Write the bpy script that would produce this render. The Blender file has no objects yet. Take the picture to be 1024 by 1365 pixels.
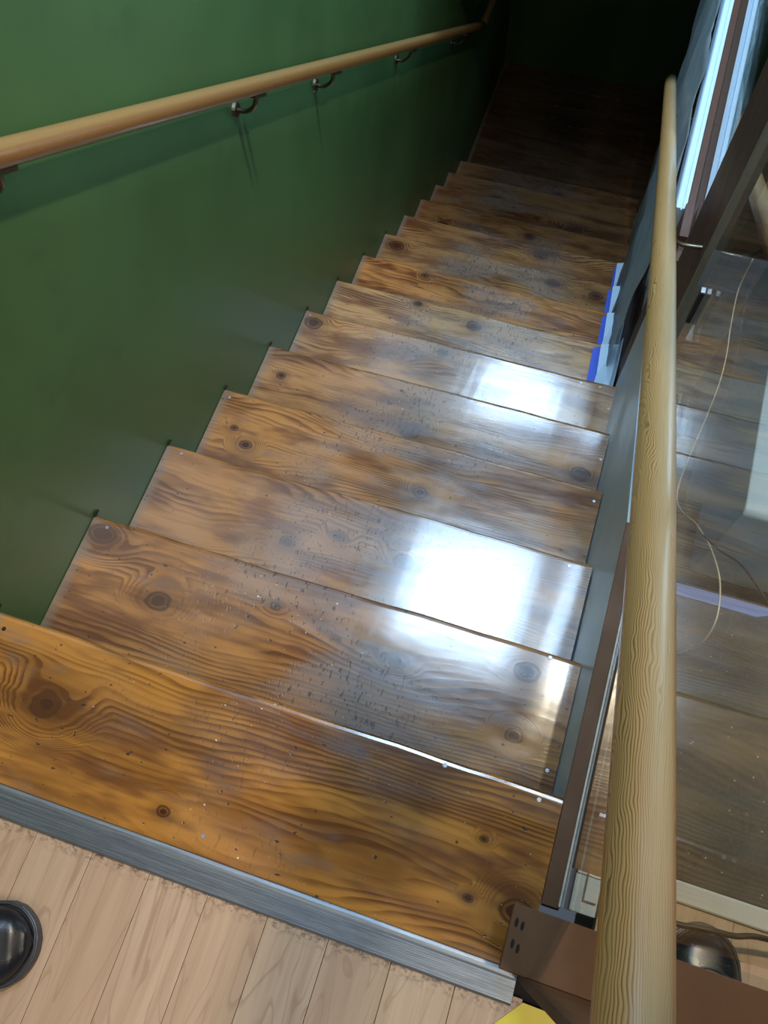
import bpy, bmesh, math, random
from mathutils import Vector, Matrix
random.seed(7)
SC = bpy.context.scene
COL = SC.collection
PI = math.pi
# ------------------------------------------------------------------ camera
cam_d = bpy.data.cameras.new('camera'); cam = bpy.data.objects.new('camera', cam_d); COL.objects.link(cam)
CX, CY, CZ = .8359, -.1710, 1.4013
Mr = [[0.9512079, 0.3069852, -0.0310419], [0.2704801, -0.8780230, -0.3948622], [-0.1484724, 0.3671999, -0.9182158]]
# rows: image right, image down, forward
cam.matrix_world = Matrix(((Mr[0][0], -Mr[1][0], -Mr[2][0], CX), (Mr[0][1], -Mr[1][1], -Mr[2][1], CY),
                           (Mr[0][2], -Mr[1][2], -Mr[2][2], CZ), (0, 0, 0, 1)))
cam_d.sensor_fit = 'VERTICAL'; cam_d.sensor_height = 24.0; cam_d.lens = 24.0 * 1091.5 / 1365.0
cam_d.clip_start = .02; cam_d.clip_end = 50
SC.camera = cam
# ------------------------------------------------------------------ world and exposure
w = bpy.data.worlds.new('world'); SC.world = w; w.use_nodes = True
w.node_tree.nodes['Background'].inputs[0].default_value = (.62, .78, 1.0, 1)
w.node_tree.nodes['Background'].inputs[1].default_value = .10
SC.view_settings.view_transform = 'Standard'; SC.view_settings.look = 'None'
SC.view_settings.exposure = 0.15; SC.view_settings.gamma = 1.0; SC.view_settings.use_curve_mapping = False
# ------------------------------------------------------------------ lamps of the room, and an added fill
def area(name, loc, sx, sy, power, col, rot=(0, 0, 0), spread=PI):
    d = bpy.data.lights.new(name, 'AREA'); d.shape = 'RECTANGLE'; d.size = sx; d.size_y = sy
    d.energy = power; d.color = col; d.spread = spread
    o = bpy.data.objects.new(name, d); o.location = loc; o.rotation_euler = rot; COL.objects.link(o); return o
area('ceiling_panel_light', (.70, 1.30, 2.54), .68, .84, 27, (.50, .73, 1.0), spread=math.radians(115))
area('ceiling_panel_light', (.62, 3.25, 2.54), .70, .66, 30, (.50, .73, 1.0), spread=math.radians(115))
sp = bpy.data.lights.new('warm_downlight', 'SPOT'); sp.energy = 150; sp.color = (1.0, .80, .58); sp.spot_size = math.radians(105); sp.spot_blend = .6
sp.shadow_soft_size = .05
so = bpy.data.objects.new('warm_downlight', sp); so.location = (1.37, .85, 2.50); COL.objects.link(so)
so.rotation_euler = (Vector((.45, .35, -.2)) - so.location).to_track_quat('-Z', 'Y').to_euler()
area('shop_window_light', (2.3, 2.6, .35), 1.2, .9, 26, (.55, .76, 1.0), rot=(0, math.radians(98), 0))
area('room_light', (.3, -1.7, 2.45), .8, .8, 10, (1.0, .93, .84))
area('neighbour_fill_light', (1.9, -.7, 2.4), .5, .5, 26, (1.0, .88, .74))  # added fill, brightens the laminate and steps beyond the glass

# ------------------------------------------------------------------ measures
R, H, W = .27, .16717, 1.0424
NS = 13                       # last tread above the landing
XG = 1.070                    # face of the glass pane
LZ = -(NS + 1) * H            # landing level
YE = 4.58                     # end wall

# ------------------------------------------------------------------ node helper
class NT:
    def __init__(s, name):
        s.m = bpy.data.materials.new(name); s.m.use_nodes = True; s.t = s.m.node_tree; s.t.nodes.clear()
        s.out = s.t.nodes.new('ShaderNodeOutputMaterial')
    def n(s, typ, ins=None, **kw):
        nd = s.t.nodes.new('ShaderNode' + typ)
        for k, v in kw.items(): setattr(nd, k, v)
        for k, v in (ins or {}).items():
            if hasattr(v, 'is_linked') or hasattr(v, 'links'): s.t.links.new(v, nd.inputs[k])
            else: nd.inputs[k].default_value = v
        return nd
    def math(s, op, a, b=0.0, c=None, clamp=False):
        ins = {0: a, 1: b}
        if c is not None: ins[2] = c
        return s.n('Math', ins, operation=op, use_clamp=clamp).outputs[0]
    def rng(s, v, a, b, c=0., d=1., smooth=True):
        return s.n('MapRange', {0: v, 1: a, 2: b, 3: c, 4: d}, interpolation_type='SMOOTHSTEP' if smooth else 'LINEAR').outputs[0]
    def noise(s, vec, scale, detail=2., rough=.5, dist=0.):
        return s.n('TexNoise', {'Vector': vec, 'Scale': scale, 'Detail': detail, 'Roughness': rough, 'Distortion': dist}).outputs[0]
    def xyz(s, a, b, c): return s.n('CombineXYZ', {0: a, 1: b, 2: c}).outputs[0]
    def mix(s, f, a, b, blend='MIX'):
        nd = s.n('Mix', data_type='RGBA', blend_type=blend)
        for i, v in ((0, f), (6, a), (7, b)):
            if hasattr(v, 'links'): s.t.links.new(v, nd.inputs[i])
            else: nd.inputs[i].default_value = v if i == 0 else (*v, 1)
        return nd.outputs[2]
    def bsdf(s, base, rough=.5, metal=0., bump=None, bstr=.2, bdist=.002, **kw):
        b = s.n('BsdfPrincipled')
        for k, v in {'Base Color': base, 'Roughness': rough, 'Metallic': metal, **kw}.items():
            if hasattr(v, 'links'): s.t.links.new(v, b.inputs[k])
            else: b.inputs[k].default_value = (*v, 1) if isinstance(v, tuple) and len(v) == 3 else v
        if bump is not None:
            bp = s.n('Bump', {'Height': bump, 'Strength': bstr, 'Distance': bdist}); s.t.links.new(bp.outputs[0], b.inputs['Normal'])
        s.t.links.new(b.outputs[0], s.out.inputs[0]); return s.m

def pine(name, knots=(), seed=0., light=(.50, .245, .075), dark=(.155, .052, .014), tint=1.0, wear=.5, band=.0105):
    """varnished pine board, grain along local x; knots = (x, y, radius)"""
    t = NT(name); co = t.n('TexCoord').outputs['Object']
    sx = t.n('SeparateXYZ', {0: co}); x, y, z = sx.outputs
    warp = t.noise(t.xyz(t.math('MULTIPLY', x, 1.1), t.math('MULTIPLY', y, 5.0), seed), 1.6, 1.5, .4)
    warp2 = t.noise(t.xyz(t.math('MULTIPLY', x, 3.0), t.math('MULTIPLY', y, 11.0), seed + 5.3), 2.2, 2., .5)
    f = t.math('ADD', y, t.math('ADD', t.math('MULTIPLY', warp, .17), t.math('MULTIPLY', warp2, .022)))
    f = t.math('ADD', f, t.math('MULTIPLY', z, .5))
    kd = None
    for kx, ky, kr in knots:
        dx = t.math('MULTIPLY', t.math('SUBTRACT', x, kx), .72); dy = t.math('SUBTRACT', y, ky)
        d = t.math('SQRT', t.math('ADD', t.math('MULTIPLY', dx, dx), t.math('MULTIPLY', dy, dy)))
        d = t.math('ADD', d, t.math('MULTIPLY', t.math('SUBTRACT', warp2, .5), kr * 1.1))
        infl = t.rng(d, kr * 3.2, kr * .7)
        f = t.math('ADD', t.math('MULTIPLY', f, t.math('SUBTRACT', 1., infl)), t.math('MULTIPLY', t.math('MULTIPLY', d, 1.25), infl))
        core = t.math('ADD', t.math('ADD', t.rng(d, kr * .75, kr * .35, 0, .88), t.math('MULTIPLY', t.rng(d, kr * 1.05, kr * .85), t.rng(d, kr * .55, kr * .80, 0, .55))), t.rng(d, kr * 2.6, kr * .9, 0, .34))
        kd = core if kd is None else t.math('MAXIMUM', kd, core)
    ph = t.math('FRACT', t.math('DIVIDE', f, band))
    late = t.math('MULTIPLY', t.rng(ph, .25, .86), t.rng(ph, 1.0, .90))
    amp = t.rng(t.noise(t.xyz(t.math('MULTIPLY', x, 1.2), t.math('MULTIPLY', y, 9.), seed + 9.), 2., 2.), .34, .66, .10, .78)
    fib = t.noise(t.xyz(t.math('MULTIPLY', x, 14.), t.math('MULTIPLY', y, 420.), seed), 1., 3., .6)
    tone = t.noise(t.xyz(t.math('MULTIPLY', x, 1.6), t.math('MULTIPLY', y, 8.), seed + 2.), 1.8, 3., .6)
    v = t.math('ADD', t.math('MULTIPLY', late, amp), t.math('MULTIPLY', t.math('SUBTRACT', fib, .5), .35))
    v = t.math('ADD', v, t.rng(tone, .36, .72, -.10, .78), clamp=True)
    c = t.mix(v, light, dark)
    pat = t.noise(t.xyz(t.math('MULTIPLY', x, 2.6), t.math('MULTIPLY', y, 10.), seed + 12.), 1.7, 3., .6)
    c = t.mix(t.rng(pat, .48, .68, 0, .74), c, (.115, .038, .015))
    pat2 = t.noise(t.xyz(t.math('MULTIPLY', x, 3.1), t.math('MULTIPLY', y, 9.), seed + 15.), 1.9, 3., .6)
    c = t.mix(t.rng(pat2, .56, .78, 0, .55), c, (.155, .120, .115))
    c = t.mix(t.math('MULTIPLY', t.rng(x, .030, .006), .6), c, (.20, .165, .13))
    if kd is not None: c = t.mix(t.math('MINIMUM', kd, 1.), c, (.052, .017, .007))
    # worn walking strip: dents, ticks across the grain, grey dirt
    mask = t.math('MULTIPLY', t.rng(x, .16, .36), t.rng(x, .88, .66))
    mm = t.math('MULTIPLY', mask, t.rng(t.noise(t.xyz(x, t.math('MULTIPLY', y, 2.), seed + 4.), 3.5, 2.), .42, .60))
    tick = t.noise(t.xyz(t.math('MULTIPLY', x, 210.), t.math('MULTIPLY', y, 62.), seed + 1.), 1., 1.5, .5)
    tk = t.math('MULTIPLY', t.rng(tick, .63, .66), t.math('ADD', t.math('MULTIPLY', mm, .95 if wear > .5 else .30), .0))
    spot = t.noise(t.xyz(t.math('MULTIPLY', x, 70.), t.math('MULTIPLY', y, 110.), seed + 3.), 1., 1., .5)
    tk = t.math('MAXIMUM', tk, t.math('MULTIPLY', t.rng(spot, .735, .76), .9))
    c = t.mix(t.math('MULTIPLY', t.math('MULTIPLY', mm, wear), .55), c, (.17, .135, .115))
    c = t.mix(t.math('MULTIPLY', tk, .85), c, (.018, .013, .011))
    wsp = t.math('MULTIPLY', t.rng(t.noise(t.xyz(t.math('MULTIPLY', x, 120.), t.math('MULTIPLY', y, 150.), seed + 7.), 1., 1.), .775, .80), mm)
    c = t.mix(wsp, c, (.75, .70, .62))
    if tint != 1.0: c = t.mix(1.0, c, (tint, tint, tint), 'MULTIPLY')
    rg = t.noise(t.xyz(t.math('MULTIPLY', x, 3.), t.math('MULTIPLY', y, 14.), seed + 8.), 2., 3., .6)
    rough = t.math('ADD', t.rng(rg, .3, .75, .16, .27), t.math('MULTIPLY', mm, .10))
    big = t.noise(t.xyz(t.math('MULTIPLY', x, 2.0), t.math('MULTIPLY', y, 7.), seed + 6.), 2.2, 2.)
    hgt = t.math('SUBTRACT', t.math('ADD', t.math('MULTIPLY', late, .05), t.math('MULTIPLY', big, 2.6)), t.math('MULTIPLY', tk, .9))
    return t.bsdf(c, rough, bump=hgt, bstr=.35, bdist=.0012, **{'Coat Weight': .75, 'Coat Roughness': .12, 'Specular IOR Level': .6})

def rail_wood(name='rail_oak', li=(.58, .385, .190), dk=(.19, .080, .018)):
    t = NT(name); co = t.n('TexCoord').outputs['Object']; sx = t.n('SeparateXYZ', {0: co}); x, y, z = sx.outputs
    wz = t.noise(t.xyz(t.math('MULTIPLY', x, 7.), t.math('MULTIPLY', y, 30.), t.math('MULTIPLY', z, 30.)), 1., 2., .5)
    wz2 = t.noise(t.xyz(t.math('MULTIPLY', x, 45.), t.math('MULTIPLY', y, 60.), t.math('MULTIPLY', z, 60.)), 1., 1., .4)
    f = t.math('ADD', y, t.math('ADD', t.math('MULTIPLY', wz, .028), t.math('MULTIPLY', wz2, .0035)))
    ph = t.math('FRACT', t.math('DIVIDE', f, .0016))
    late = t.math('MULTIPLY', t.rng(ph, .35, .9), t.rng(ph, 1.0, .93))
    fib = t.noise(t.xyz(t.math('MULTIPLY', x, 20.), t.math('MULTIPLY', y, 700.), t.math('MULTIPLY', z, 700.)), 1., 2.)
    gl = t.noise(t.xyz(t.math('MULTIPLY', x, 2.), t.math('MULTIPLY', y, 20.), t.math('MULTIPLY', z, 20.)), 1., 2.)
    side = t.rng(y, -.006, .014)
    v = t.math('ADD', t.math('MULTIPLY', t.math('MULTIPLY', late, t.rng(gl, .35, .65, .3, .9)), t.math('ADD', .30, t.math('MULTIPLY', side, .7))), t.math('MULTIPLY', t.math('SUBTRACT', fib, .5), .5), clamp=True)
    li2 = t.mix(side, li, tuple(a * b for a, b in zip(li, (1.05, .86, .62))))
    li2 = t.mix(t.rng(y, -.0125, -.019), li2, tuple(a * b for a, b in zip(li, (.80, .60, .42))))
    c = t.mix(v, li2, dk)
    return t.bsdf(c, t.rng(gl, .3, .7, .28, .42), bump=fib, bstr=.15, bdist=.0006, **{'Coat Weight': .15, 'Coat Roughness': .2})

def paint(name, col, rough=.5, var=.15, scale=6., bump=.15, metal=0.):
    t = NT(name); co = t.n('TexCoord').outputs['Object']
    a = t.noise(co, scale, 4., .6); b = t.noise(co, scale * 40, 2., .5)
    c = t.mix(t.rng(a, .3, .7, 0, var), col, tuple(v * .45 for v in col))
    return t.bsdf(c, t.rng(a, .3, .7, rough - .05, rough + .08), metal, bump=t.math('ADD', a, t.math('MULTIPLY', b, .4)), bstr=bump, bdist=.0015)

def wall_green():
    t = NT('green_wall_paint'); co = t.n('TexCoord').outputs['Object']; sx = t.n('SeparateXYZ', {0: co}); x, y, z = sx.outputs
    a = t.noise(co, 1.3, 4., .6); b = t.noise(co, 160., 2., .5); d = t.noise(co, 9., 4., .65)
    c = t.mix(t.rng(a, .3, .7), (.038, .092, .027), (.052, .120, .036))
    c = t.mix(t.rng(d, .52, .75, 0, .35), c, (.028, .074, .028))
    # narrow dark streaks below the rail brackets
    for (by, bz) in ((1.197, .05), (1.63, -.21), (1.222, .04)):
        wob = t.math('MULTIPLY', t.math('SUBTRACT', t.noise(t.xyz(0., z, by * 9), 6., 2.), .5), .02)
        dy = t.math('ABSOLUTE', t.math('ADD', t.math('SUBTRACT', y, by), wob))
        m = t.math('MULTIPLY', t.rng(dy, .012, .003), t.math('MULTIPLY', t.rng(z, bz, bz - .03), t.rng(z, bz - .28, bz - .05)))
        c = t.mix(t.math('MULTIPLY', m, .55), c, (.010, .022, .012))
    return t.bsdf(c, t.rng(a, .3, .7, .42, .52), bump=t.math('ADD', t.math('MULTIPLY', a, 1.), t.math('MULTIPLY', b, .25)), bstr=.12, bdist=.003)

def laminate(i):
    t = NT('laminate_strip'); co = t.n('TexCoord').outputs['Object']; sx = t.n('SeparateXYZ', {0: co}); x, y, z = sx.outputs
    s = i * 3.7
    g = t.noise(t.xyz(t.math('MULTIPLY', x, 60.), t.math('MULTIPLY', y, 3.), s), 1., 4., .6)
    g2 = t.noise(t.xyz(t.math('MULTIPLY', x, 14.), t.math('MULTIPLY', y, 2.4), s + 3.), 1., 2., .5, .6)
    tone = (.0, .25, .1, .35, .15, .3)[i % 6]
    c = t.mix(t.rng(g, .3, .7), (.50, .365, .255), (.40, .28, .19))
    ring = t.math('FRACT', t.math('MULTIPLY', g2, 9.))
    c = t.mix(t.math('MULTIPLY', t.math('MULTIPLY', t.rng(ring, .80, .95), t.rng(ring, 1., .97)), .35), c, (.20, .10, .06))
    c = t.mix(tone, c, (.40, .245, .15))
    # grime against the metal nosing
    gr = t.math('MULTIPLY', t.math('MULTIPLY', t.rng(y, -.335, -.309), t.rng(y, -.27, -.29)), t.rng(t.noise(t.xyz(t.math('MULTIPLY', x, 90.), t.math('MULTIPLY', y, 110.), 0.), 1., 5., .75), .46, .62))
    c = t.mix(t.math('MULTIPLY', gr, .75), c, (.035, .028, .024))
    return t.bsdf(c, .38, bump=g, bstr=.05, bdist=.0006)

def landing_mat(seed):
    return pine('landing_board_wood', (), seed, light=(.16, .085, .04), dark=(.07, .032, .014), wear=.3)

def stone():
    t = NT('speckled_dark_stone'); co = t.n('TexCoord').outputs['Object']
    a = t.noise(co, 5., 5., .65); b = t.noise(co, 190., 2., .6)
    v = t.n('TexVoronoi', {'Vector': co, 'Scale': 95.}).outputs['Distance']
    c = t.mix(t.rng(a, .3, .7), (.045, .039, .030), (.115, .095, .070))
    c = t.mix(t.rng(b, .50, .72, 0, .5), c, (.13, .11, .08))
    c = t.mix(t.math('MULTIPLY', t.rng(v, .16, .08), t.rng(t.noise(co, 60., 1.), .55, .62)), c, (.5, .45, .34))
    return t.bsdf(c, .75, bump=b, bstr=.4, bdist=.001)

def alu():
    t = NT('brushed_aluminium'); co = t.n('TexCoord').outputs['Object']; sx = t.n('SeparateXYZ', {0: co}); x, y, z = sx.outputs
    g = t.noise(t.xyz(t.math('MULTIPLY', x, 8.), t.math('MULTIPLY', y, 400.), z), 1., 3., .6)
    d = t.noise(t.xyz(t.math('MULTIPLY', x, 12.), t.math('MULTIPLY', y, 60.), 0.), 1., 4., .7)
    c = t.mix(t.rng(g, .3, .7), (.30, .34, .38), (.20, .23, .27)); c = t.mix(t.rng(d, .45, .7, 0, .25), c, (.09, .10, .11))
    return t.bsdf(c, .40, .75, bump=g, bstr=.1, bdist=.0005)

def glass():
    t = NT('clear_glass')
    lw = t.n('LayerWeight', {'Blend': .5}).outputs['Facing']       # 1 - cos of the viewing angle
    f = t.math('ADD', t.math('MULTIPLY', t.math('POWER', lw, 5.), .82), .04)
    tr = t.n('BsdfTransparent', {'Color': (.93, .97, .95, 1)}); gl = t.n('BsdfGlossy', {'Roughness': .0, 'Color': (1, 1, 1, 1)})
    mx = t.n('MixShader', {0: f, 1: tr.outputs[0], 2: gl.outputs[0]}); t.t.links.new(mx.outputs[0], t.out.inputs[0]); return t.m

def film():
    t = NT('plastic_dust_sheet'); co = t.n('TexCoord').outputs['Object']
    a = t.noise(co, 5., 4., .6)
    df = t.n('BsdfDiffuse', {'Color': (.42, .47, .48, 1)}); tl = t.n('BsdfTranslucent', {'Color': (.5, .58, .62, 1)})
    tr = t.n('BsdfTransparent'); gl = t.n('BsdfGlossy', {'Roughness': .22, 'Color': (.8, .9, 1, 1)})
    m1 = t.n('MixShader', {0: .45, 1: df.outputs[0], 2: tl.outputs[0]}); m2 = t.n('MixShader', {0: t.rng(a, .35, .65, .08, .38), 1: m1.outputs[0], 2: tr.outputs[0]})
    m3 = t.n('MixShader', {0: .12, 1: m2.outputs[0], 2: gl.outputs[0]}); t.t.links.new(m3.outputs[0], t.out.inputs[0]); return t.m

M = dict(green=wall_green(), rail=rail_wood(), rail2=rail_wood('rail_varnished', (.27, .170, .065), (.10, .048, .016)), steel=paint('brown_painted_steel', (.100, .043, .013), .58, .3, 8., .1),
         skirt=paint('grey_blue_panel', (.50, .63, .71), .38, .15, 3., .05), alu=alu(), glass=glass(), film=film(), stone=stone(),
         brass=paint('worn_bracket_metal', (.16, .13, .08), .35, .4, 40., .1, .9), bright=paint('bright_steel', (.42, .43, .45), .45, .1, 20., .05, 1.),
         black=paint('black_rubber', (.012, .012, .013), .5, .2, 20., .1), leather=paint('black_leather', (.012, .013, .017), .27, .3, 26., .25),
         sole=paint('shoe_sole_rubber', (.035, .040, .050), .40, .2, 30., .1), sock=paint('dark_sock', (.02, .02, .022), .9, .3, 60., .5),
         block=paint('pale_blue_block_paint', (.36, .54, .74), .4, .1, 5., .05), white=paint('white_plastic', (.58, .74, .88), .35, .08, 6., .05), blue=paint('blue_masking_tape', (.035, .10, .62), .5, .15, 12., .1),
         lblue=paint('pale_blue_tape', (.20, .27, .62), .5, .1, 12., .1), yellow=paint('yellow_tape', (.75, .62, .03), .5, .15, 10., .1),
         riser=paint('riser_paint', (.19, .20, .20), .6, .3, 8., .1), bead=paint('silicone_bead', (.55, .53, .48), .5, .4, 60., .3),
         strip=paint('pale_trim_strip', (.58, .57, .52), .45, .15, 10., .1), post=paint('dark_brown_timber', (.095, .036, .018), .5, .4, 7., .2),
         seal=paint('grey_seal', (.19, .18, .15), .5, .2, 8., .1), dark=paint('dark_gap', (.012, .010, .009), .9, .2, 8., .1), cord=paint('clear_cord', (.55, .50, .40), .3, .1, 8., .05),
         ceil=paint('ceiling_paint', (.55, .55, .52), .8, .1, 3., .05), slab=paint('dark_soffit', (.05, .06, .05), .9, .2, 3., .05),
         lamp=None)
t = NT('lamp_diffuser'); e = t.n('Emission', {'Color': (.66, .82, 1., 1), 'Strength': 3.}); t.t.links.new(e.outputs[0], t.out.inputs[0]); M['lamp'] = t.m

# ------------------------------------------------------------------ mesh helpers
def link(name, bm, mat, parent=None, loc=(0, 0, 0), smooth=False, bevel=0):
    me = bpy.data.meshes.new(name); bmesh.ops.recalc_face_normals(bm, faces=bm.faces[:]); bm.to_mesh(me); bm.free()
    if smooth:
        for p in me.polygons: p.use_smooth = True
    me.materials.append(mat); o = bpy.data.objects.new(name, me); COL.objects.link(o); o.location = loc
    if parent: o.parent = parent
    if bevel:
        b = o.modifiers.new('bevel', 'BEVEL'); b.width = bevel; b.segments = 2; b.limit_method = 'ANGLE'; b.angle_limit = math.radians(40)
    return o
def thing(name, label, cat, loc=(0, 0, 0), group=None):
    o = bpy.data.objects.new(name, None); COL.objects.link(o); o.location = loc; o.empty_display_size = .1
    return tag(o, label, cat, group)
def tag(o, label=None, cat=None, group=None):
    if label: o['label'] = label
    if cat: o['category'] = cat
    if group: o['group'] = group
    return o
def struct(o): o['kind'] = 'structure'; return o
def box(bm, x0, x1, y0, y1, z0, z1):
    v = [bm.verts.new(p) for p in ((x0, y0, z0), (x1, y0, z0), (x1, y1, z0), (x0, y1, z0), (x0, y0, z1), (x1, y0, z1), (x1, y1, z1), (x0, y1, z1))]
    for f in ((0, 3, 2, 1), (4, 5, 6, 7), (0, 1, 5, 4), (1, 2, 6, 5), (2, 3, 7, 6), (3, 0, 4, 7)): bm.faces.new([v[i] for i in f])
    return v
def boxo(name, mat, b, parent=None, bevel=0, loc=(0, 0, 0)):
    bm = bmesh.new(); box(bm, *b); return link(name, bm, mat, parent, loc, bevel=bevel)
def prism(bm, pts, axis, a, b):
    """polygon pts in the plane across axis, extruded from a to b"""
    def P(p, q): return {'x': (q, p[0], p[1]), 'y': (p[0], q, p[1]), 'z': (p[0], p[1], q)}[axis]
    A = [bm.verts.new(P(p, a)) for p in pts]; B = [bm.verts.new(P(p, b)) for p in pts]
    bm.faces.new(A); bm.faces.new(B[::-1]); n = len(pts)
    for i in range(n): bm.faces.new((A[i], B[i], B[(i + 1) % n], A[(i + 1) % n]))
def tube(bm, pts, r, seg=12, cap=True, rs=None):
    pts = [Vector(p) for p in pts]; rings = []
    up = Vector((0, 0, 1)); prev = None
    for i, p in enumerate(pts):
        d = (pts[min(i + 1, len(pts) - 1)] - pts[max(i - 1, 0)]).normalized()
        if prev is None:
            a = d.cross(up) if abs(d.z) < .95 else d.cross(Vector((1, 0, 0)))
        else: a = prev - d * prev.dot(d)
        a.normalize(); prev = a; b = d.cross(a); rr = rs[i] if rs else r
        rings.append([bm.verts.new(p + (a * math.cos(2 * PI * k / seg) + b * math.sin(2 * PI * k / seg)) * rr) for k in range(seg)])
    for A, B in zip(rings, rings[1:]):
        for k in range(seg): bm.faces.new((A[k], A[(k + 1) % seg], B[(k + 1) % seg], B[k]))
    if cap: bm.faces.new(rings[0][::-1]); bm.faces.new(rings[-1])
def smooth_pts(pts, n=6):
    P = [Vector(p) for p in pts]; out = []
    for i in range(len(P) - 1):
        p0, p1, p2, p3 = P[max(i - 1, 0)], P[i], P[i + 1], P[min(i + 2, len(P) - 1)]
        for k in range(n):
            u = k / n; out.append(.5 * ((2 * p1) + (p2 - p0) * u + (2 * p0 - 5 * p1 + 4 * p2 - p3) * u * u + (3 * p1 - p0 - 3 * p2 + p3) * u ** 3))
    return out + [P[-1]]

# ------------------------------------------------------------------ structure
struct(boxo('wall_left', M['green'], (-.12, 0, -1.6, YE + .12, LZ - .1, 2.66)))
struct(boxo('wall_end', M['green'], (0, 2.6, YE, YE + .12, LZ - .1, 2.60)))
struct(boxo('ceiling', M['ceil'], (-.12, 2.9, -2.2, YE + .12, 2.60, 2.68)))
sl = struct(boxo('shade_slab', M['slab'], (.001, 1.040, 2.75, YE, -.28, 0)))  # unseen floor slab over the lower flight, placed to shade the landing
struct(boxo('shade_wall_lower', M['post'], (1.085, 1.125, 3.25, YE, LZ, -.40)))  # both lower right walls are added to keep window light off the landing
struct(boxo('shade_wall_lower', M['post'], (1.085, 1.125, .30, 3.25, LZ, -1.02)))
# upper floor: a base slab with laminate strips laid along y
fl = struct(boxo('floor', M['dark'], (-.12, 2.6, -2.0, -.262, -.16, -.010)))
lam = [laminate(i) for i in range(6)]
for k in range(-1, 25):
    x0 = .047 + .1 * k; x1 = x0 + .0992
    if x1 < .0: continue
    x0 = max(x0, .001)
    if k > 9: continue
    cuts = [-2.0, -1.62 + .47 * ((k * 7) % 5) / 5, -.31 if x1 < 1.06 else -.31]
    yb = -.296 if x1 < 1.06 else -.262
    for a, b in ((cuts[0], cuts[1]), (cuts[1] + .0008, yb)):
        boxo('plank', lam[(k * 5 + int(b * 3)) % 6], (x0, x1, a, b, -.010, 0), fl, bevel=.0006)
fl2 = struct(boxo('floor', M['dark'], (1.125, 2.6, -.26, -.066, -.16, -.010)))
for k in range(11, 26):
    boxo('plank', lam[(k * 5 + 2) % 6], (max(.047 + .1 * k - .022, 1.127), .047 + .1 * k + .0775, -.26, -.098, -.010, 0), fl2, bevel=.0006)
# landing at the foot of the stair
ld = struct(boxo('floor', M['dark'], (0, 2.6, NS * R + .03, YE, LZ - .12, LZ - .012)))
for k in range(7):
    boxo('plank', landing_mat(30 + k * 2.3), (.001, 2.6, NS * R + .03 + k * .149, min(NS * R + .03 + k * .149 + .1475, YE - .001), LZ - .012, LZ), ld, bevel=.0012)

# ------------------------------------------------------------------ staircase
KN = {0: [(.166, -.122, .027), (.429, -.221, .011), (1.01, -.185, .02), (.934, -.101, .006), (.933, -.19, .006)],
      1: [(.209, -.131, .022), (.035, -.035, .024), (.704, -.106, .013), (.943, -.050, .020), (.952, -.172, .014), (.438, -.071, .009)],
      2: [(.367, -.152, .013), (.476, -.105, .014), (.634, -.118, .018)],
      3: [(.119, -.144, .014), (.071, -.105, .011), (.600, -.142, .016)],
      4: [(.498, -.160, .026), (.072, -.091, .012), (.991, -.152, .020)],
      5: [(.041, -.045, .026), (.483, -.036, .013)], 6: [(.532, -.057, .022), (.314, -.02, .012)], 7: [(.264, -.03, .014)],
      8: [(.068, -.05, .024), (.74, -.06, .022), (.923, -.07, .022)], 9: [(.185, -.19, .012), (.653, -.053, .024)],
      10: [(.147, -.133, .022), (.562, -.083, .02)], 11: [(.75, -.1, .03)], 12: [(.3, -.12, .02)], 13: [(.6, -.1, .02)]}
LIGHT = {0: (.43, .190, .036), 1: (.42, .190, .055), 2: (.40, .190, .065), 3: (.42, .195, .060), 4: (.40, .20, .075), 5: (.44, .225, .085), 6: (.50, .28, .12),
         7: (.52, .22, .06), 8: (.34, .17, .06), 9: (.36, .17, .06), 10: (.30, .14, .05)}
stair = thing('staircase', 'steep straight flight of worn knotty varnished pine treads going down between green wall and glass', 'staircase', (0, 0, 0))
def tread_mesh(k, xr, depth):
    rnd = random.Random(k * 11 + 3); bm = bmesh.new(); n = 26; th = .034
    prof = [(-depth, -th), (-depth, 0), (-.010, 0), (-.005, -.0008), (-.0018, -.0035), (0, -.008), (0, -th + .008), (-.003, -th)]
    ph = [rnd.uniform(0, 6.28) for _ in range(3)]; rings = []
    for i in range(n + 1):
        x = .0015 + (xr - .0015) * i / n
        dy = .0012 * math.sin(x * 9 + ph[0]) + .0007 * math.sin(x * 31 + ph[1]) + rnd.uniform(-.0004, .0004)
        dz = .0006 * math.sin(x * 14 + ph[2])
        rings.append([bm.verts.new((x, p[0] + (dy if p[0] > -.05 else 0), p[1] + (dz if -.05 < p[0] and p[1] > -.02 else 0))) for p in prof])
    for A, B in zip(rings, rings[1:]):
        for j in range(len(prof)): bm.faces.new((A[j], B[j], B[(j + 1) % 8], A[(j + 1) % 8]))
    bm.faces.new(rings[0]); bm.faces.new(rings[-1][::-1]); return bm
XR = {0: 1.0405, 1: 1.042, 2: 1.040, 3: 1.041, 4: 1.0415, 5: 1.047}
NAILS = {0: [(.506, -.234), (.844, -.012), (1.003, -.017), (.031, -.026)], 1: [(.039, -.018), (.982, -.010), (1.025, -.215)], 2: [(.044, -.015), (.990, -.02)],
         3: [(.024, -.022), (1.026, -.036)], 4: [(1.033, -.092)], 5: [(1.035, -.088), (.934, -.02), (.994, -.018), (.02, -.02)]}
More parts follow.
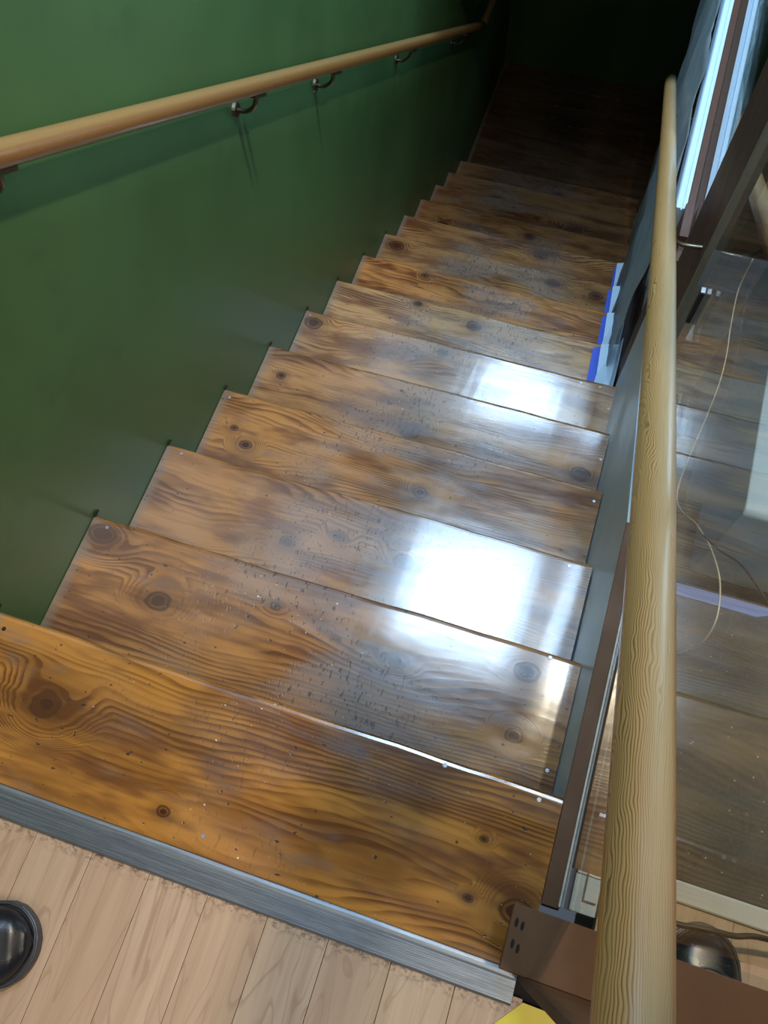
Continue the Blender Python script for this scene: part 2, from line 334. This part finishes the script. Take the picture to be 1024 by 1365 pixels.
for k in range(0, NS + 1):
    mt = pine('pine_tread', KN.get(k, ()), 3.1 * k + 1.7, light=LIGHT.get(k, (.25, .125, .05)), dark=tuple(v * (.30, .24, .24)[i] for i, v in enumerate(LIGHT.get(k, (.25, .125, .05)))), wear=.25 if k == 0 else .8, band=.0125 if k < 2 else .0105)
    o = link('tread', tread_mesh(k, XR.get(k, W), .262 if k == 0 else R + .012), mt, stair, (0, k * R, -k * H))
    if k == 0: o['label'] = 'topmost and deepest pine board, glossy orange with a big dark knot at left'
    for nx, ny in NAILS.get(k, ()):
        bm = bmesh.new(); bmesh.ops.create_cone(bm, cap_ends=True, segments=12, radius1=.0042, radius2=.0036, depth=.0012)
        link('nail', bm, M['bright'] if (k, nx) not in ((0, .031),) else M['dark'], o, (nx, ny, .0004))
    if k < NS + 1:
        boxo('riser', M['riser'], (.002, W - .001, -R * 0 - .030, -.014, -H + .0005 if k < NS else -H + .0005, -.0345), stair, loc=(0, k * R, -k * H))
# left wall stringer behind the treads, hidden below; dark filler chips at the nosing corners
for k in range(0, 9):
    bm = bmesh.new(); prism(bm, [(-.004, -.006), (.014, -.005), (.010, .002), (.002, .006), (-.005, .003)], 'x', .0002, .0030)
    link('filler_chip', bm, M['dark'], stair, (0, k * R + .001, -k * H), False)

# aluminium stair nosing along the edge between laminate and top tread
bm = bmesh.new(); prof = [(-.310, 0), (-.310, .003), (-.3075, .0055)]
yy = -.306
while yy < -.276: prof += [(yy, .0062), (yy + .0012, .0062), (yy + .0016, .0048), (yy + .0024, .0048)]; yy += .0030
prof += [(-.273, .0062), (-.268, .0068), (-.2635, .0060), (-.2625, .0005), (-.2625, -.012), (-.2960, -.012), (-.2960, 0)]
prism(bm, prof, 'x', .0005, 1.030)
tag(link('stair_nosing', bm, M['alu']), 'ribbed grey aluminium nosing strip where laminate floor meets top pine tread', 'edge strip')

# ------------------------------------------------------------------ left wall handrail
lr = thing('handrail', 'round varnished wooden handrail on metal brackets fixed to the green wall', 'handrail', (0, .4, .3))
def rz(y): return .921 - .641 * y
def rail_obj(parent, name, p0, p1, r, seg=28, mat='rail2'):
    p0, p1 = Vector(p0), Vector(p1); L = (p1 - p0).length; bm = bmesh.new()
    n = 24; tube(bm, [(L * i / n, 0, 0) for i in range(n + 1)], r, seg)
    o = link(name, bm, M[mat], parent, smooth=True); d = (p1 - p0).normalized()
    o.matrix_world = Matrix.Translation(p0 - parent.location) @ d.to_track_quat('X', 'Z').to_matrix().to_4x4()
    return o
rail_obj(lr, 'rail', (.062, -1.2, rz(-1.2)), (.062, 3.52, rz(3.52)), .0188)
z4 = rz(3.52); rail_obj(lr, 'rail_return', (.062, 3.51, z4 + .004), (.062, 4.50, z4 + .004), .0188)
def bracket(parent, y, z):
    """swan-neck bracket: wall plate, arm, saddle under the rail"""
    off = parent.location; bm = bmesh.new()
    bmesh.ops.create_cone(bm, cap_ends=True, segments=20, radius1=.019, radius2=.016, depth=.006, matrix=Matrix.Translation((.003, y, z - .075)) @ Matrix.Rotation(PI / 2, 4, 'Y'))
    b = link('bracket', bm, M['brass'], parent, -off)
    bm = bmesh.new(); tube(bm, smooth_pts([(.004, y, z - .075), (.030, y, z - .072), (.052, y, z - .052), (.060, y, z - .026)], 5), .0055, 10)
    link('arm', bm, M['brass'], b, smooth=True)
    bm = bmesh.new(); prism(bm, [(.050, -.004), (.074, -.004), (.074, .003), (.050, .003)], 'y', -.028, .028)
    s = link('saddle', bm, M['brass'], b, (0, y, z - .0215)); s.rotation_euler = (math.atan(-.641), 0, 0)
    for sg in (-1, 1):
        bm = bmesh.new(); bmesh.ops.create_uvsphere(bm, u_segments=8, v_segments=6, radius=.0038)
        link('screw', bm, M['bright'], b, (.062, y + sg * .018, z - .0255 - sg * .018 * .641), smooth=True)
for y in (.47, 1.195, 1.635, 2.345, 3.15): bracket(lr, y, rz(y))

# ------------------------------------------------------------------ right-hand handrail
rr = thing('handrail', 'thick pale-grained wooden handrail in the foreground running down beside the glass', 'handrail', (.966, 0, .3))
def sz(y): return .784 - .592 * y
rail_obj(rr, 'rail', (.966, -.75, sz(-.75)), (.966, 2.75, sz(2.75)), .0212, 40, 'rail')
for y in (1.10, 2.35):
    bm = bmesh.new(); tube(bm, smooth_pts([(1.066, y, sz(y) - .055), (1.02, y, sz(y) - .060), (.985, y, sz(y) - .045), (.968, y, sz(y) - .020)], 6), .0050, 10)
    a = link('bracket', bm, M['brass'], rr, -rr.location, smooth=True)
    bm = bmesh.new(); bmesh.ops.create_cone(bm, cap_ends=True, segments=18, radius1=.017, radius2=.015, depth=.005, matrix=Matrix.Translation((1.0655, y, sz(y) - .055)) @ Matrix.Rotation(PI / 2, 4, 'Y'))
    link('rose', bm, M['bright'], a)

# ------------------------------------------------------------------ skirt panel, beams, glass
sk = bmesh.new()
def top(y): return min(-.001, .272 - .558 * y)
pts = [(-.16, -.19), (-.16, -.001), (.49, -.001), (1.385, top(1.385)), (1.385, -6 * H - .05), (1.10, -5.6 * H)]
prism(sk, pts, 'x', W + .0012, W + .0125)
tag(link('stair_skirt', sk, M['skirt'], bevel=.0008), 'grey-blue painted side panel between the tread ends and brown steel beam', 'panel')
gf = thing('glass_partition', 'tall clear glass partition in a brown steel frame beside the stair', 'partition', (XG, -.15, 0))
def part(name, mat, b, bevel=0, parent=gf):
    return boxo(name, mat, b, parent, bevel, loc=tuple(-c for c in parent.location))
part('bottom_beam', M['steel'], (1.0405 + .0155, XG - .001, -.165, .80, -.10, .0), .0012)
part('beam_cap', M['steel'], (1.0408, XG - .001, -.163, .50, .0002, .004), .001)
part('glass_pane', M['glass'], (XG, XG + .008, -.160, 2.9, .0045, 1.20))
part('glass_pane', M['glass'], (XG, XG + .008, .82, 3.3, -1.0, .0040))
part('silicone_bead', M['bead'], (XG - .004, XG - .0005, -.160, .80, .0045, .0085), .001)
part('door_stile', M['post'], (1.0565, XG - .0005, 1.055, 1.325, -.80, 1.2), .0015)
part('edge_seal', M['seal'], (1.0570, XG - .0005, 1.040, 1.0545, -.80, 1.2), .001)
part('shade_rail', M['steel'], (1.045, 1.095, -.30, 3.2, 1.205, 1.40), .002)  # unseen rail, added to cast the dark band on the top tread
part('shade_panel', M['skirt'], (1.081, 1.092, .36, 3.2, .62, 1.204))  # unseen panel, added to block warm light from the treads' right side
part('lower_rail', M['post'], (1.0510, XG - .0005, 1.34, 3.3, -.290, -.235), .002)
part('end_post', M['post'], (1.0440, 1.066, 1.392, 1.50, -1.16, -.205), .0012)
bm = bmesh.new()
for dy in (0,): box(bm, 1.0600, 1.0690, .930, .944, .050, .140)
c = link('clip', bm, M['black'], gf, tuple(-v for v in gf.location), bevel=.001)
part('clip_cap', M['bright'], (1.060, 1.0688, .930, .943, .1402, .1445), .001)
# pale aluminium ledges that catch the window light
bm = bmesh.new(); prism(bm, [(1.0215, -.300), (1.0500, -.300), (1.0500, -.234), (1.0450, -.230), (1.0400, -.230), (1.0390, -.235), (1.0365, -.235), (1.0355, -.230), (1.0250, -.230), (1.0215, -.235)], 'y', 1.505, 3.3)
tag(link('ledge_strip', bm, M['white']), 'pale blue-white grooved trim strip along the brown rail, top right', 'trim strip')

# ------------------------------------------------------------------ threshold plate and upright board at the near corner
pl = thing('corner_casing', 'flat brown painted steel casing at the near end of the glass partition', 'casing', (1.0, -.2, .09))
def offp(b): return tuple(-c for c in b.location)
def local(parent, b): return tuple(-c for c in parent.location)
boxo('top_plate', M['steel'], (.992, 1.60, -.2615, -.174, .080, .090), pl, .0012, local(pl, 0))
bm = bmesh.new(); prism(bm, [(1.0305, .0), (1.15, .0), (1.15, .11), (1.60, .11), (1.60, 1.204), (1.0305, 1.204)], 'y', -.2750, -.2618)
link('upright_board', bm, M['steel'], pl, local(pl, 0), bevel=.0012)
for sx_, sy_ in ((1.001, -.198), (1.010, -.200), (1.002, -.226), (1.0105, -.230)):
    bm = bmesh.new(); bmesh.ops.create_cone(bm, cap_ends=True, segments=12, radius1=.0026, radius2=.0026, depth=.0008, matrix=Matrix.Diagonal((1, 2.4, 1, 1)))
    link('slot', bm, M['dark'], pl, tuple(Vector((sx_, sy_, .0906)) - pl.location))
boxo('clear_edge_strip', M['glass'], (1.079, 1.60, -.1735, -.160, .080, .089), pl, .001, local(pl, 0))

# ------------------------------------------------------------------ what stands beyond the glass
nb = thing('stone_stair', 'dark speckled stone steps seen through the glass pane', 'staircase', (1.13, -.066, 0))
for k in range(0, 8):
    y1 = .218 + .27 * k; y0 = -.066 if k == 0 else y1 - .27 - .02
    boxo('step', M['stone'], (1.13, 2.6, y0, y1, -H * k - .045, -H * k - .0005), nb, .003, local(nb, 0))
    boxo('riser', M['stone'], (1.13, 2.6, y1 - .05, y1 - .022, -H * (k + 1), -H * k - .045), nb, 0, local(nb, 0))
o = boxo('reflection_board', pine('reflection_board_wood', (), 77., light=(.36, .24, .13)), (1.0795, 1.1285, -.098, .36, -.030, -.004), nb, .001, local(nb, 0)); o['label'] = 'narrow pale board added along the glass for the reflected tread wood'  # added board, stands in for tread wood mirrored in the pane
bm = bmesh.new(); prism(bm, [(-.0975, -.010), (-.0975, .004), (-.095, .0065), (-.070, .0085), (-.0665, .006), (-.0665, -.010)], 'x', 1.13, 2.6)
tag(link('stair_nosing', bm, M['strip']), 'pale chipped edging strip beyond the glass between laminate and dark stone steps', 'edge strip')
bm = bmesh.new(); prism(bm, [(1.131, .458), (1.345, .458), (1.372, .470), (1.366, .482), (1.131, .482)], 'z', -H - .0004, -H + .0006)
tag(link('floor_tape', bm, M['lblue']), 'pale blue tape stuck across a dark stone step beyond the glass', 'tape')
bm = bmesh.new(); prism(bm, [(.585, -.012), (.594, -.002), (.61, 0), (1.298, 0), (1.298, -.667), (1.0285, -.667), (1.0285, -.500), (.7585, -.500), (.7585, -.3335), (.585, -.3335)], 'x', 1.243, 1.60)
tag(link('pale_block', bm, M['block'], bevel=.004), 'pale blue-white boxed duct on the stone steps, for a pale wedge at the right edge behind glass', 'block')  # block stands in for a pale wedge seen in the glass
rw = struct(boxo('wall_right', M['slab'], (2.605, 2.72, -2.2, YE + .12, LZ - .1, 2.66)))
# small aluminium bracket box by the beam end
ab = thing('aluminium_channel', 'short bright aluminium channel with black L-shaped seal beside the brown beam end', 'bracket', (1.083, -.158, 0))
boxo('channel', M['white'], (1.0835, 1.1235, -.158, -.103, -.012, .0015), ab, .001, local(ab, 0))
boxo('end_cap', M['bright'], (1.0840, 1.1230, -.103, -.0985, -.012, .004), ab, .001, local(ab, 0))
bm = bmesh.new(); box(bm, 1.0995, 1.1020, -.138, -.099, .0015, .0045); box(bm, 1.0995, 1.120, -.1405, -.138, .0015, .0045)
link('seal', bm, M['black'], ab, local(ab, 0))

def cord(name, pts, r, mat, label, cat):
    bm = bmesh.new(); tube(bm, smooth_pts(pts, 7), r, 8); return tag(link(name, bm, mat, smooth=True), label, cat)
cord('cord', [(1.09, .833, .354), (1.09, .818, .299), (1.09, .754, .292), (1.09, .636, .290), (1.09, .513, .142), (1.09, .372, .32), (1.09, .312, .397), (1.09, .252, .459), (1.09, .214, .484), (1.09, .18, .487), (1.09, .164, .456),
     (1.09, .165, .399), (1.09, .179, .322), (1.09, .22, .15), (1.135, .25, -.16)], .0011, M['cord'], 'thin clear looped cord hanging close behind the glass', 'cord')
cord('cord', [(1.086, .330, .38), (1.088, .28, .455), (1.09, .233, .535), (1.09, .19, .594), (1.09, .149, .644), (1.09, .10, .70), (1.09, .02, .80)], .0013, M['black'], 'thin dark cord curving away behind the glass at the right edge', 'cord')
cord('cable', [(1.13, -.128, .055), (1.219, -.129, .066), (1.245, -.126, .068), (1.276, -.122, .068), (1.307, -.119, .064), (1.349, -.109, .058), (1.48, -.105, .02), (1.58, -.10, .006)], .0042, M['black'],
     'black cable lying across the shoe toe beyond the glass', 'cable')

# ------------------------------------------------------------------ shoes
def make_shoe(name, label, tip, ang, L=.292, wid=.118):
    root = thing(name, label, 'shoe', (tip[0] - L * math.cos(ang), tip[1] - L * math.sin(ang), tip[2])); root.rotation_euler = (0, 0, ang)
    def hw(s):                                     # half width of the sole along the length, s = 0 heel .. 1 toe
        k = [(0, .0), (.015, .35), (.05, .56), (.12, .66), (.3, .64), (.45, .70), (.62, .93), (.74, 1.), (.85, .93), (.91, .80), (.95, .62), (.98, .40), (.992, .25), (1, .02)]
        for (a, u), (b, v) in zip(k, k[1:]):
            if s <= b: q = (s - a) / (b - a); return wid / 2 * (u + (v - u) * q)
        return .001
    S = [0, .004, .015, .035, .07, .12, .2, .3, .4, .5, .6, .7, .78, .85, .88, .91, .94, .96, .975, .985, .993, 1]
    bm = bmesh.new(); outl = [(L * s, hw(s)) for s in S] + [(L * s, -hw(s)) for s in S[-2:0:-1]]
    prism(bm, outl, 'z', 0, .020); link('sole', bm, M['sole'], root, bevel=.003)
    def ht(s):
        k = [(0, .060), (.05, .088), (.2, .086), (.42, .096), (.60, .072), (.8, .058), (.9, .050), (.97, .038), (1, .024)]
        for (a, u), (b, v) in zip(k, k[1:]):
            if s <= b: q = (s - a) / (b - a); q = q * q * (3 - 2 * q); return u + (v - u) * q
    bm = bmesh.new(); rings = []; n = 14
    for s in S:
        w2 = max(hw(s) - .0045, .0006); h = ht(s); ring = []
        for j in range(n + 1):
            a = PI * j / n; c = math.cos(a); q = math.sin(a)
            ring.append(bm.verts.new((.004 + (L - .010) * s, w2 * math.copysign(abs(c) ** .62, c) * (1 - .10 * q), .0185 + (h - .0185) * q ** .8)))
        rings.append(ring)
    for A, B in zip(rings, rings[1:]):
        for j in range(n): bm.faces.new((A[j], A[j + 1], B[j + 1], B[j]))
    for r in rings: pass
    bm.faces.new(rings[0]); bm.faces.new(rings[-1][::-1])
    for A, B in zip(rings, rings[1:]): bm.faces.new((A[0], B[0], B[-1], A[-1]))
    u = link('upper', bm, M['leather'], root, smooth=True); sb = u.modifiers.new('sub', 'SUBSURF'); sb.levels = 1; sb.render_levels = 2
    # welt seam round the toe, toe cap seam, collar, tongue and laces
    bm = bmesh.new(); wl = [(L * s - .003, max(hw(s) - .003, 0), .0215) for s in S[8:-1]] + [(L * s - .003, -max(hw(s) - .003, 0), .0215) for s in S[-2:7:-1]]
    tube(bm, wl, .0022, 6); link('welt', bm, M['sole'], root, smooth=True)
    bm = bmesh.new(); tube(bm, [(L * .80 - .02 * abs(t_) ** 2, t_ * wid * .40, .0185 + (ht(.79) - .0185) * max(0, 1 - (t_ * .86) ** 2) ** .40 + .0006) for t_ in [i / 8 for i in range(-8, 9)]], .0013, 6)
    link('toe_cap_seam', bm, M['sole'], root, smooth=True)
    bm = bmesh.new(); tube(bm, [(L * .215 + .052 * math.cos(2 * PI * i / 24), .030 * math.sin(2 * PI * i / 24), .0855 + .004 * math.cos(2 * PI * i / 24)) for i in range(25)], .0055, 8)
    link('collar', bm, M['leather'], root, smooth=True)
    bm = bmesh.new(); bmesh.ops.create_uvsphere(bm, u_segments=20, v_segments=10, radius=1, matrix=Matrix.Translation((L * .215, 0, .080)) @ Matrix.Diagonal((.050, .028, .012, 1)))
    link('lining', bm, M['sock'], root, smooth=True)
    bm = bmesh.new()
    for i in range(4):
        s = .44 + .045 * i; tube(bm, [(L * s, t_ * .022, ht(s) - .001 - .006 * t_ * t_ + .001) for t_ in (-1, -.5, 0, .5, 1)], .0018, 6)
    link('laces', bm, M['black'], root, smooth=True)
    return root
make_shoe('shoe', 'glossy black leather shoe on the laminate at the lower left edge', (.328, -.446, .0), math.radians(24), wid=.126)
make_shoe('shoe', 'dull black shoe toe under a cable beyond the glass at lower right', (1.277, -.113, .0), math.radians(97), wid=.116).scale = (1, 1, .82)

# ------------------------------------------------------------------ yellow tape by the corner
bm = bmesh.new(); prism(bm, [(.985, -.372), (1.047, -.300), (1.20, -.302), (1.20, -.36), (1.06, -.372)], 'z', .0003, .0012)
tag(link('floor_tape', bm, M['yellow']), 'yellow tape on the laminate at the bottom edge beside the brown steel casing', 'tape')

# ------------------------------------------------------------------ plastic sheeting and tape beside the lower treads
bm = bmesh.new(); rnd = random.Random(5); n, m = 60, 14; G = []
for i in range(n + 1):
    y = 1.52 + 1.75 * i / n; row = []
    zb = -math.ceil(y / R) * H + .006 if y > R * math.floor(y / R) + .04 else -math.floor(y / R) * H + .006; zt = -.245
    if y > 2.3: zb = max(zb, -.60 * 2.3 - .10 + .62 * (y - 2.3))
    for j in range(m + 1):
        q = j / m; z = zb + (zt - zb) * q
        x = 1.012 - .006 * (1 - q) + .004 * math.sin(23 * y + 7 * z) + .003 * math.sin(9 * z * 3 - 11 * y) + rnd.uniform(-.0015, .0015)
        row.append(bm.verts.new((x, y, z)))
    G.append(row)
for i in range(n):
    for j in range(m): bm.faces.new((G[i][j], G[i + 1][j], G[i + 1][j + 1], G[i][j + 1]))
o = link('plastic_sheet', bm, M['film'], smooth=True); sm = o.modifiers.new('thickness', 'SOLIDIFY'); sm.thickness = .0006
tag(o, 'crumpled translucent plastic dust sheet hanging from the brown rail beside the lower treads', 'plastic sheet')
desc = {6: 'the one nearest the camera', 7: 'second nearest the camera', 8: 'third nearest the camera', 9: 'furthest, in shade'}
bl = {6: (.950, .990), 7: (.962, .992), 8: (.966, .996), 9: (.975, .997)}
for k in (6, 7, 8, 9):
    y1 = k * R; z = -k * H; a, b = bl[k]
    bm = bmesh.new(); prism(bm, [(a + .012, y1 - .262), (b + .012, y1 - .262), (b, y1 - .004), (a, y1 - .03)], 'z', z + .0022, z + .0030)
    tag(link('masking_tape', bm, M['blue']), 'blue masking tape on a tread end, ' + desc[k], 'tape', 'blue tape pieces beside the plastic flaps')
    bm = bmesh.new(); rnd = random.Random(k)
    P = [(b - .012, y1 - .255, z + .004), (b - .006, y1 - .13, z + .0045), (b - .016, y1 - .008, z + .004)]
    Q = [(1.030, y1 - .255, z + .020), (1.032, y1 - .13, z + .030), (1.032, y1 - .002, z + .018)]
    T_ = [(1.036, y1 - .255, z + .12), (1.037, y1 - .13, z + .10), (1.037, y1 - .002, z + .06)]
    F = [(p[0] + .004, y1 + .008, p[2] - .05) for p in (P[2], Q[2], T_[2])]
    rows = [[bm.verts.new(p) for p in r] for r in (P, Q, T_)]; fr = [bm.verts.new(p) for p in F]
    for A, B in zip(rows, rows[1:]):
        for j in range(2): bm.faces.new((A[j], A[j + 1], B[j + 1], B[j]))
    for j in range(2): bm.faces.new((rows[j][2], fr[j], fr[j + 1], rows[j + 1][2]))
    o = link('plastic_flap', bm, M['white']); sm = o.modifiers.new('thickness', 'SOLIDIFY'); sm.thickness = .0010; sm.offset = 1
    tag(o, 'white plastic flap on a tread end, ' + desc[k], 'plastic flap', 'white plastic flaps on the tread ends')
